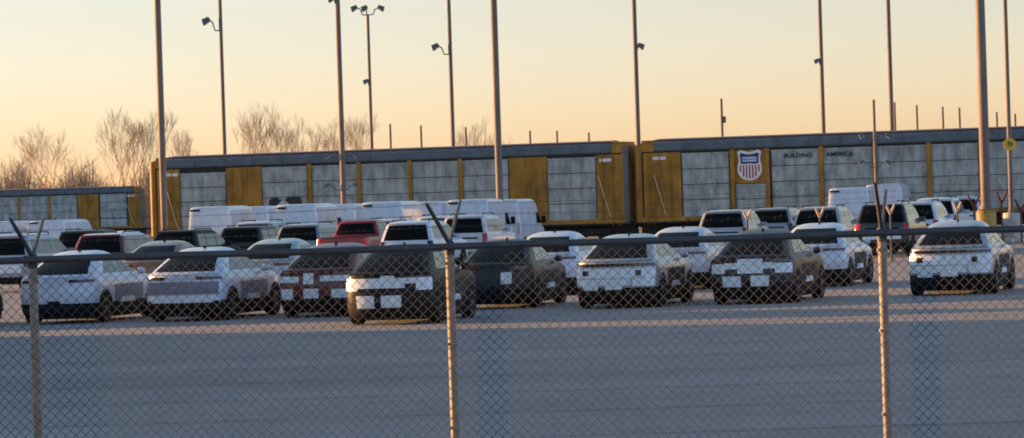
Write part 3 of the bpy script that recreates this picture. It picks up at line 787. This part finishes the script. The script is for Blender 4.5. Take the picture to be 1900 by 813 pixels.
# ------------------------------------------------------------------ light masts
def floodlight(parent, base, tip, head=.55):
    """gooseneck arm from base to tip with a lamp head"""
    base, tip = Vector(base), Vector(tip); mid = Vector((base.x + (tip.x-base.x)*.45, base.y, base.z + .02))
    m2 = Vector((base.x + (tip.x-base.x)*.62, base.y, base.z + (tip.z-base.z)*.75))
    a = build(MB().tube([base, mid, m2, tip], .05*head/.55, 6), 'lamp_arm', M['lampmetal'], parent)
    sg = 1 if tip.x >= base.x else -1
    Mx = Matrix.Translation(tip) @ Matrix.Rotation(R(28)*sg, 4, 'Y')
    m = MB(); h = head
    vs = [Mx @ Vector(p) for p in ((-.25*h*sg,-.35*h,-.18*h),(.75*h*sg,-.5*h,-.32*h),(.75*h*sg,.5*h,-.32*h),(-.25*h*sg,.35*h,-.18*h),(-.2*h*sg,-.25*h,.28*h),(.6*h*sg,-.36*h,.38*h),(.6*h*sg,.36*h,.38*h),(-.2*h*sg,.25*h,.28*h))]
    m.add(vs, [(0,3,2,1),(4,5,6,7),(0,1,5,4),(1,2,6,5),(2,3,7,6),(3,0,4,7)])
    hd = build(m, 'floodlight', M['lampmetal'], parent)
    c = [Mx @ Vector(p) for p in ((-.15*h*sg,-.3*h,-.235*h),(.65*h*sg,-.42*h,-.335*h),(.65*h*sg,.42*h,-.335*h),(-.15*h*sg,.3*h,-.235*h))]
    c2_ = [p + Vector((0,0,-.03)) for p in c]
    build(MB().add(c+c2_, [(0,1,2,3),(7,6,5,4),(0,4,5,1),(1,5,6,2),(2,6,7,3),(3,7,4,0)]), 'lamp_glass', M['lens'], hd)
    return a

def mast(label, px, py, s, wpx, top_py=None, pedestal=None, group='tall light poles', cat='light pole', height=24):
    p = point_at(px, py, s); r = wpx/s/2
    t = thing('light_pole', label, cat, (p.x, p.y, 0), 0, group)
    h = height if top_py is None else point_at(px, top_py, s).z
    # photo column given at py: the pole is vertical there
    z0 = -.1 if not pedestal else pedestal[0]-.02
    zz = [z0, z0+.02+.3*h, h]
    zm = p.z
    k = lambda z: r*(1.0 + .18*(1 - z/h) - .12)
    build(MB().tube([(0,0,z) for z in zz], [k(z) for z in zz], 14), 'pole', M['pole'], t, True)
    if pedestal:
        ph, pw, pm = pedestal
        build(MB().lathe([(pw, -.2), (pw, ph-.06), (pw-.05, ph)], 20), 'pedestal', M[pm], t, True)
        build(MB().lathe([(r*1.9, ph), (r*1.9, ph+.04), (r*1.3, ph+.06), (r*1.15, ph+.22)], 14), 'base_flange', M['pole'], t, True)
    def local(qx, qy): v = point_at(qx, qy, s); return (v.x-p.x, 0, v.z)
    return t, local

# behind the train
t, lo = mast('tall tan pole with one gooseneck lamp near the top left', 413, 160, 22, 7.5, group='light poles beyond the train')
floodlight(t, lo(409, 57), lo(386, 37), .75); floodlight(t, lo(410, -40), lo(440, -62), .75)
t, lo = mast('pole topped by three lamps on a cross arm', 686, 150, 22, 6.5, 28, group='light poles beyond the train')
floodlight(t, lo(682, 28), lo(660, 14), .62); floodlight(t, lo(682, 28), lo(704, 14), .62); floodlight(t, lo(682, 30), lo(679, 14), .62); floodlight(t, lo(686, 158), lo(681, 150), .5)
t, lo = mast('tan pole with a gooseneck lamp facing left, near the centre of the sky', 837, 150, 22, 8, group='light poles beyond the train')
floodlight(t, lo(834, 101), lo(811, 85), .7)
t, lo = mast('pole with a small lamp rising from the gap between the two long railcars', 1180, 130, 23, 9, group='light poles beyond the train')
floodlight(t, lo(1179, 94), lo(1186, 84), .62)
t, lo = mast('slim pole with a round lamp right of the shield emblem', 1524, 120, 23, 8, group='light poles beyond the train')
floodlight(t, lo(1523, 120), lo(1518, 112), .5)
t, lo = mast('bare slim pole leaving the top of the photo, right of the slim lamp pole', 1651, 120, 23, 8.5, group='light poles beyond the train')
t, lo = mast('short pole with a small box at mid height above the shield railcar roof', 1339, 215, 15, 5.5, 183, group='light poles beyond the train')
build(MB().box((.12, -.2, 11.2), (.5, .2, 12.0)), 'junction_box', M['lampmetal'], t)
stubs = [('far stub pole right of the three lamp pole', 724, 230), ('far stub pole left of the gooseneck pole near the centre', 781, 233), ('far stub pole in front of the small tree near the centre', 864, 236),
         ('far stub pole just right of the middle thick pole', 983, 243), ('far stub pole middle of the three low ones over the railcar', 1033, 243), ('lowest far stub pole, left of the gap between railcars', 1092, 246),
         ('far stub pole right beside the bare slim pole', 1661, 190), ('far stub pole second right of the bare slim pole', 1702, 195), ('far stub pole third right of the bare slim pole', 1750, 198),
         ('far stub pole left of the thick right pole', 1781, 200), ('far stub pole right of the thick right pole', 1850, 208), ('far stub pole nearest the right edge', 1884, 211)]
for lb, px, tp in stubs:
    t, lo = mast(lb, px, 240, 15, 4.6, tp, group='far stub poles over the train roof')
# in front of the train
t, lo = mast('leftmost tall thick pole in front of the railcar end', 299, 220, 40, 12.5, pedestal=(1.28, .34, 'concrete'))
t, lo = mast('tall pole with two pairs of lamps low on its shaft, behind the red pickup', 632, 190, 33.2, 10, pedestal=(.9, .35, 'concrete'))
for yy in (287, 343):
    for sg in (-1, 1): floodlight(t, lo(634, yy+10), lo(634+24*sg, yy), .34)
floodlight(t, lo(627, 10), lo(617, -3), .4)
t, lo = mast('middle tall thick pole beside the last white van', 922, 200, 39, 13, pedestal=(1.1, .34, 'concrete'))
t, lo = mast('thin short pole with two pairs of small lamps above the right fence post', 1623, 260, 36, 6, 185, pedestal=(.8, .3, 'concrete'))
for yy in (250, 300):
    for sg in (-1, 1): floodlight(t, lo(1623, yy+10), lo(1623+22*sg, yy), .30)
t, lo = mast('thickest pole at the right on a yellow painted pedestal', 1824, 200, 43, 18, pedestal=(1.50, .42, 'yellowpaint'))
t, lo = mast('slim pole carrying a small yellow sign at the right edge', 1869, 150, 41, 8, pedestal=(1.30, .40, 'concrete'))
sx, _, sz = lo(1873, 268)
sg_ = build(MB().prism([(-.27,sz+.12),(-.12,sz+.27),(.12,sz+.27),(.27,sz+.12),(.27,sz-.12),(.12,sz-.27),(-.12,sz-.27),(-.27,sz-.12)], -.18, -.15), 'sign_face', M['signyellow'], t)
build(MB().box((-.09, -.19, sz-.03), (-.02, -.178, sz+.12)).box((.03, -.19, sz-.05), (.11, -.178, sz+.10)).box((-.09, -.19, sz-.10), (.05, -.178, sz-.06)), 'sign_mark', M['ink'], sg_)

# V armed posts of the yard fence at the right
for lb, px, py, s, m_, w_ in (('brown yard post with V arms left of the thick right pole', 1807, 374, 42, 'rust', .05), ('brown yard post with V arms between the two right poles', 1858, 366, 42, 'rust', .05),
                     ('brown yard post with V arms at the right edge of the photo', 1894, 382, 42, 'rust', .05), ('tan yard post with V arms before the leftmost suv of the right group', 1386, 398, 53, 'tan', .04),
                     ('tan yard post with V arms before the middle of a black rear window', 1521, 395, 53, 'tan', .04), ('tan yard post with V arms just right of the right fence post', 1652, 389, 53, 'tan', .04),
                     ('tan yard post with V arms before the rightmost white suv', 1776, 384, 53, 'tan', .04)):
    p = point_at(px, py, s); t = thing('yard_post', lb, 'fence post', (p.x, p.y, 0), 0, 'V armed yard posts at the right')
    h = .30 if m_ == 'rust' else .17
    build(MB().tube([(0,0,-.1),(0,0,p.z-h*.85)], w_*.9, 8), 'post', M['darksteel' if m_ == 'tan' else m_], t)
    for sg in (-1, 1):
        build(MB().tube([(0,0,p.z-h*.9),(h*.5*sg,.05*sg,p.z+h*.1),(h*.9*sg,.1*sg,p.z+h)], [w_*1.2,w_*1.1,w_*.8], 6), 'barb_arm', M[m_], t)

# ------------------------------------------------------------------ trees
def tree(label, px, top_py, s, spread, seed, stems=1, lean=0.0, form='round'):
    rr = random.Random(seed); p = point_at(px, 330, s); H = point_at(px, top_py, s).z
    t = thing('bare_tree', label, 'tree', (p.x, p.y, 0), 0, 'bare winter trees beyond the train')
    trunk, crown = MB(), MB()
    def grow(a, d, ln, r, lvl):
        segs = 3 if lvl < 3 else 2; pts = [a]; rs = [r]; cur = a.copy(); dd = d.copy(); r1 = r*(.62 if lvl < 4 else .4)
        for i in range(segs):
            dd = (dd + Vector((rr.uniform(-1,1), rr.uniform(-1,1), rr.uniform(-.5,.9)))*(.10+.03*lvl)).normalized()
            cur = cur + dd*ln/segs; pts.append(cur.copy()); rs.append(r + (r1-r)*(i+1)/segs)
        (trunk if lvl == 0 else crown).tube(pts, rs, 6 if lvl == 0 else 4 if lvl < 3 else 3, lvl < 2)
        if lvl >= 6 or ln < .25: return
        n = 4 if lvl == 0 else 3
        for i in range(n):
            f = rr.uniform(.45, 1.0) if i else 1.0
            j = min(segs-1, int(f*segs)); q = pts[j].lerp(pts[j+1], f*segs-j) if f < 1 else pts[-1]
            az = rr.uniform(0, 2*math.pi); sp = rr.uniform(.25, .75)*spread*(1.0 if i else .45)
            side = Vector((math.cos(az), math.sin(az), rr.uniform(-.05, .25)))
            nd = (dd*(1-.25*sp) + side*sp + Vector((0,0,.16))).normalized()
            grow(q, nd, ln*rr.uniform(.66, .82), max(r1*rr.uniform(.6, .85), .0105), lvl+1)
    for k in range(stems):
        a = Vector(((k-(stems-1)/2)*1.7, rr.uniform(-.5,.5), 0)); d = Vector((lean + (k-(stems-1)/2)*.10, 0, 1)).normalized()
        grow(a, d, H*.30, H*.016, 0)
    build(trunk, 'trunk', M['bark'], t); build(crown, 'crown', M['bark'], t)
    # bring the crown to the height seen
    zmax = max(v[2] for v in crown.v); kz = H/zmax
    t.scale = (kz, kz, kz)
tree('wide spreading bare tree at the far left above the small railcar', 92, 226, 16, 1.15, 3)
tree('tall twin stemmed bare tree left of the leftmost thick pole', 243, 190, 16, .62, 11, 2)
tree('small faint bare tree between the leftmost thick pole and the gooseneck pole', 343, 232, 12, .6, 5)
tree('tall bare tree right of the gooseneck pole, left of the tallest clump', 468, 186, 15.5, .62, 21, 1)
tree('broad tall bare tree in the middle of the clump above the railcar', 532, 186, 15.5, .80, 8, 1)
tree('lower bare tree on the right side of the clump', 585, 212, 15, .75, 14)
tree('bare tree behind the three lamp pole', 665, 206, 14, .70, 31, 1)
tree('small bare tree left of the middle thick pole', 880, 213, 12.5, .7, 17, 1)

def brush():
    rr = random.Random(5); mb = MB()
    for i in range(1500):
        s = rr.uniform(13.5, 17); px = rr.uniform(-60, 300) if i < 1250 else rr.uniform(300, 700)
        p = point_at(px, 300, s); h = rr.uniform(3.4, 6.6) + 1.6*math.sin(px*.05) + (1.0 if px < 160 else 0)
        if px > 300: h *= .75
        b = Vector((p.x, p.y, 0)); top = b + Vector((rr.uniform(-1.3,1.3), rr.uniform(-1,1), h))
        mid = b.lerp(top, .5) + Vector((rr.uniform(-.4,.4), 0, 0))
        mb.tube([b, mid, top], [.07, .045, .012], 3, False)
        for k in range(7):
            q = mid.lerp(top, rr.random()) if k > 2 else b.lerp(mid, rr.uniform(.3,1)); e = q + Vector((rr.uniform(-1.1,1.1), rr.uniform(-.8,.8), rr.uniform(.3,1.5)))
            mb.tube([q, e], [.03, .01], 3, False)
    o = build(mb, 'brush', M['brush']); o['kind'] = 'stuff'
    return o
brush()

# ------------------------------------------------------------------ light
SUN_EL, BETA = R(6.5), R(18.0)
to_sun = Vector((-math.cos(BETA)*math.cos(SUN_EL), math.sin(BETA)*math.cos(SUN_EL), math.sin(SUN_EL)))
sl = bpy.data.lights.new('sun', 'SUN'); sl.energy = 5.0; sl.angle = R(.55); sl.color = (1.0, .52, .20)
so = bpy.data.objects.new('sun', sl); COL.objects.link(so); so.rotation_euler = (-to_sun).to_track_quat('-Z', 'Y').to_euler(); so.location = (-40, 0, 30)

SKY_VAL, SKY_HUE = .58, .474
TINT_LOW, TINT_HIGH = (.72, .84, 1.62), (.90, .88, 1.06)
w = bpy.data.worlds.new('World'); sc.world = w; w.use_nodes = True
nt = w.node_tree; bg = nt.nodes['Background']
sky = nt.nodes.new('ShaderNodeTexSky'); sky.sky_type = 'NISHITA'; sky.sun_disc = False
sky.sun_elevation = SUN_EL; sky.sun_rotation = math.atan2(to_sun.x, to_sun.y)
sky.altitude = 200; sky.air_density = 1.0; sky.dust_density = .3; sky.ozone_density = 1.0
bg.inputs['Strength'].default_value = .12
N, Lk = nt.nodes.new, nt.links.new
tc = N('ShaderNodeTexCoord'); sp = N('ShaderNodeSeparateXYZ'); Lk(tc.outputs['Generated'], sp.inputs[0])
def ramp01(sock, a, b):
    n = N('ShaderNodeMapRange'); n.interpolation_type = 'SMOOTHSTEP'; n.inputs['From Min'].default_value = a; n.inputs['From Max'].default_value = b
    Lk(sock, n.inputs['Value']); return n.outputs['Result']
def mixc(fac, a, b, mode='MIX'):
    n = N('ShaderNodeMix'); n.data_type = 'RGBA'; n.blend_type = mode
    if isinstance(fac, (int, float)): n.inputs['Factor'].default_value = fac
    else: Lk(fac, n.inputs['Factor'])
    for k, v in (('A', a), ('B', b)):
        if isinstance(v, tuple): n.inputs[k].default_value = (*v, 1)
        else: Lk(v, n.inputs[k])
    return n.outputs['Result']
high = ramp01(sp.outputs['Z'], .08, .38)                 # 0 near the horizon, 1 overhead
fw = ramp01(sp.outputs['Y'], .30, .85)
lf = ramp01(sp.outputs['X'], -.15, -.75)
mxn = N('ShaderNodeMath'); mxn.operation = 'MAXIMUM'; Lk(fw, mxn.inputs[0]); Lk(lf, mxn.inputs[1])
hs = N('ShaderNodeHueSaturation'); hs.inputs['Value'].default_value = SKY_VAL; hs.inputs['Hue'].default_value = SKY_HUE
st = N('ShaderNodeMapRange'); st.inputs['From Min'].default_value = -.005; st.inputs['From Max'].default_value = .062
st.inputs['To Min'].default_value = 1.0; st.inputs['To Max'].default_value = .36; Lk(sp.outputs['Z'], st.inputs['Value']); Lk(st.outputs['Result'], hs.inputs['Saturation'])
Lk(sky.outputs['Color'], hs.inputs['Color'])             # low sky towards the sunset dimmed, letting exposure lift the shade
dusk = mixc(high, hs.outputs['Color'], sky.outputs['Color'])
tint = mixc(high, TINT_LOW, TINT_HIGH)                   # sky away from the sun tinted blue to cool the shade
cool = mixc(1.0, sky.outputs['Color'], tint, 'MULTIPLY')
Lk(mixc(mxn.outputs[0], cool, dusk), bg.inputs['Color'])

cam = bpy.data.cameras.new('camera'); co = bpy.data.objects.new('camera', cam); COL.objects.link(co)
cam.sensor_width = 36; cam.lens = 36*F_PX/1900; cam.clip_start = .5; cam.clip_end = 12000
pitch = -math.atan(SY0/F_PX)
co.matrix_world = Matrix.Translation((0, 0, H_CAM)) @ Matrix.Rotation(R(90)+pitch, 4, 'X') @ Matrix.Rotation(-ROLL, 4, 'Z')
sc.camera = co
vs_ = sc.view_settings; vs_.view_transform = 'Standard'; vs_.look = 'None'; vs_.exposure = 1.60; vs_.gamma = 1
sc.cycles.filter_width = 1.9; sc.cycles.use_denoising = True; sc.cycles.max_bounces = 6
sc.render.engine = 'CYCLES'
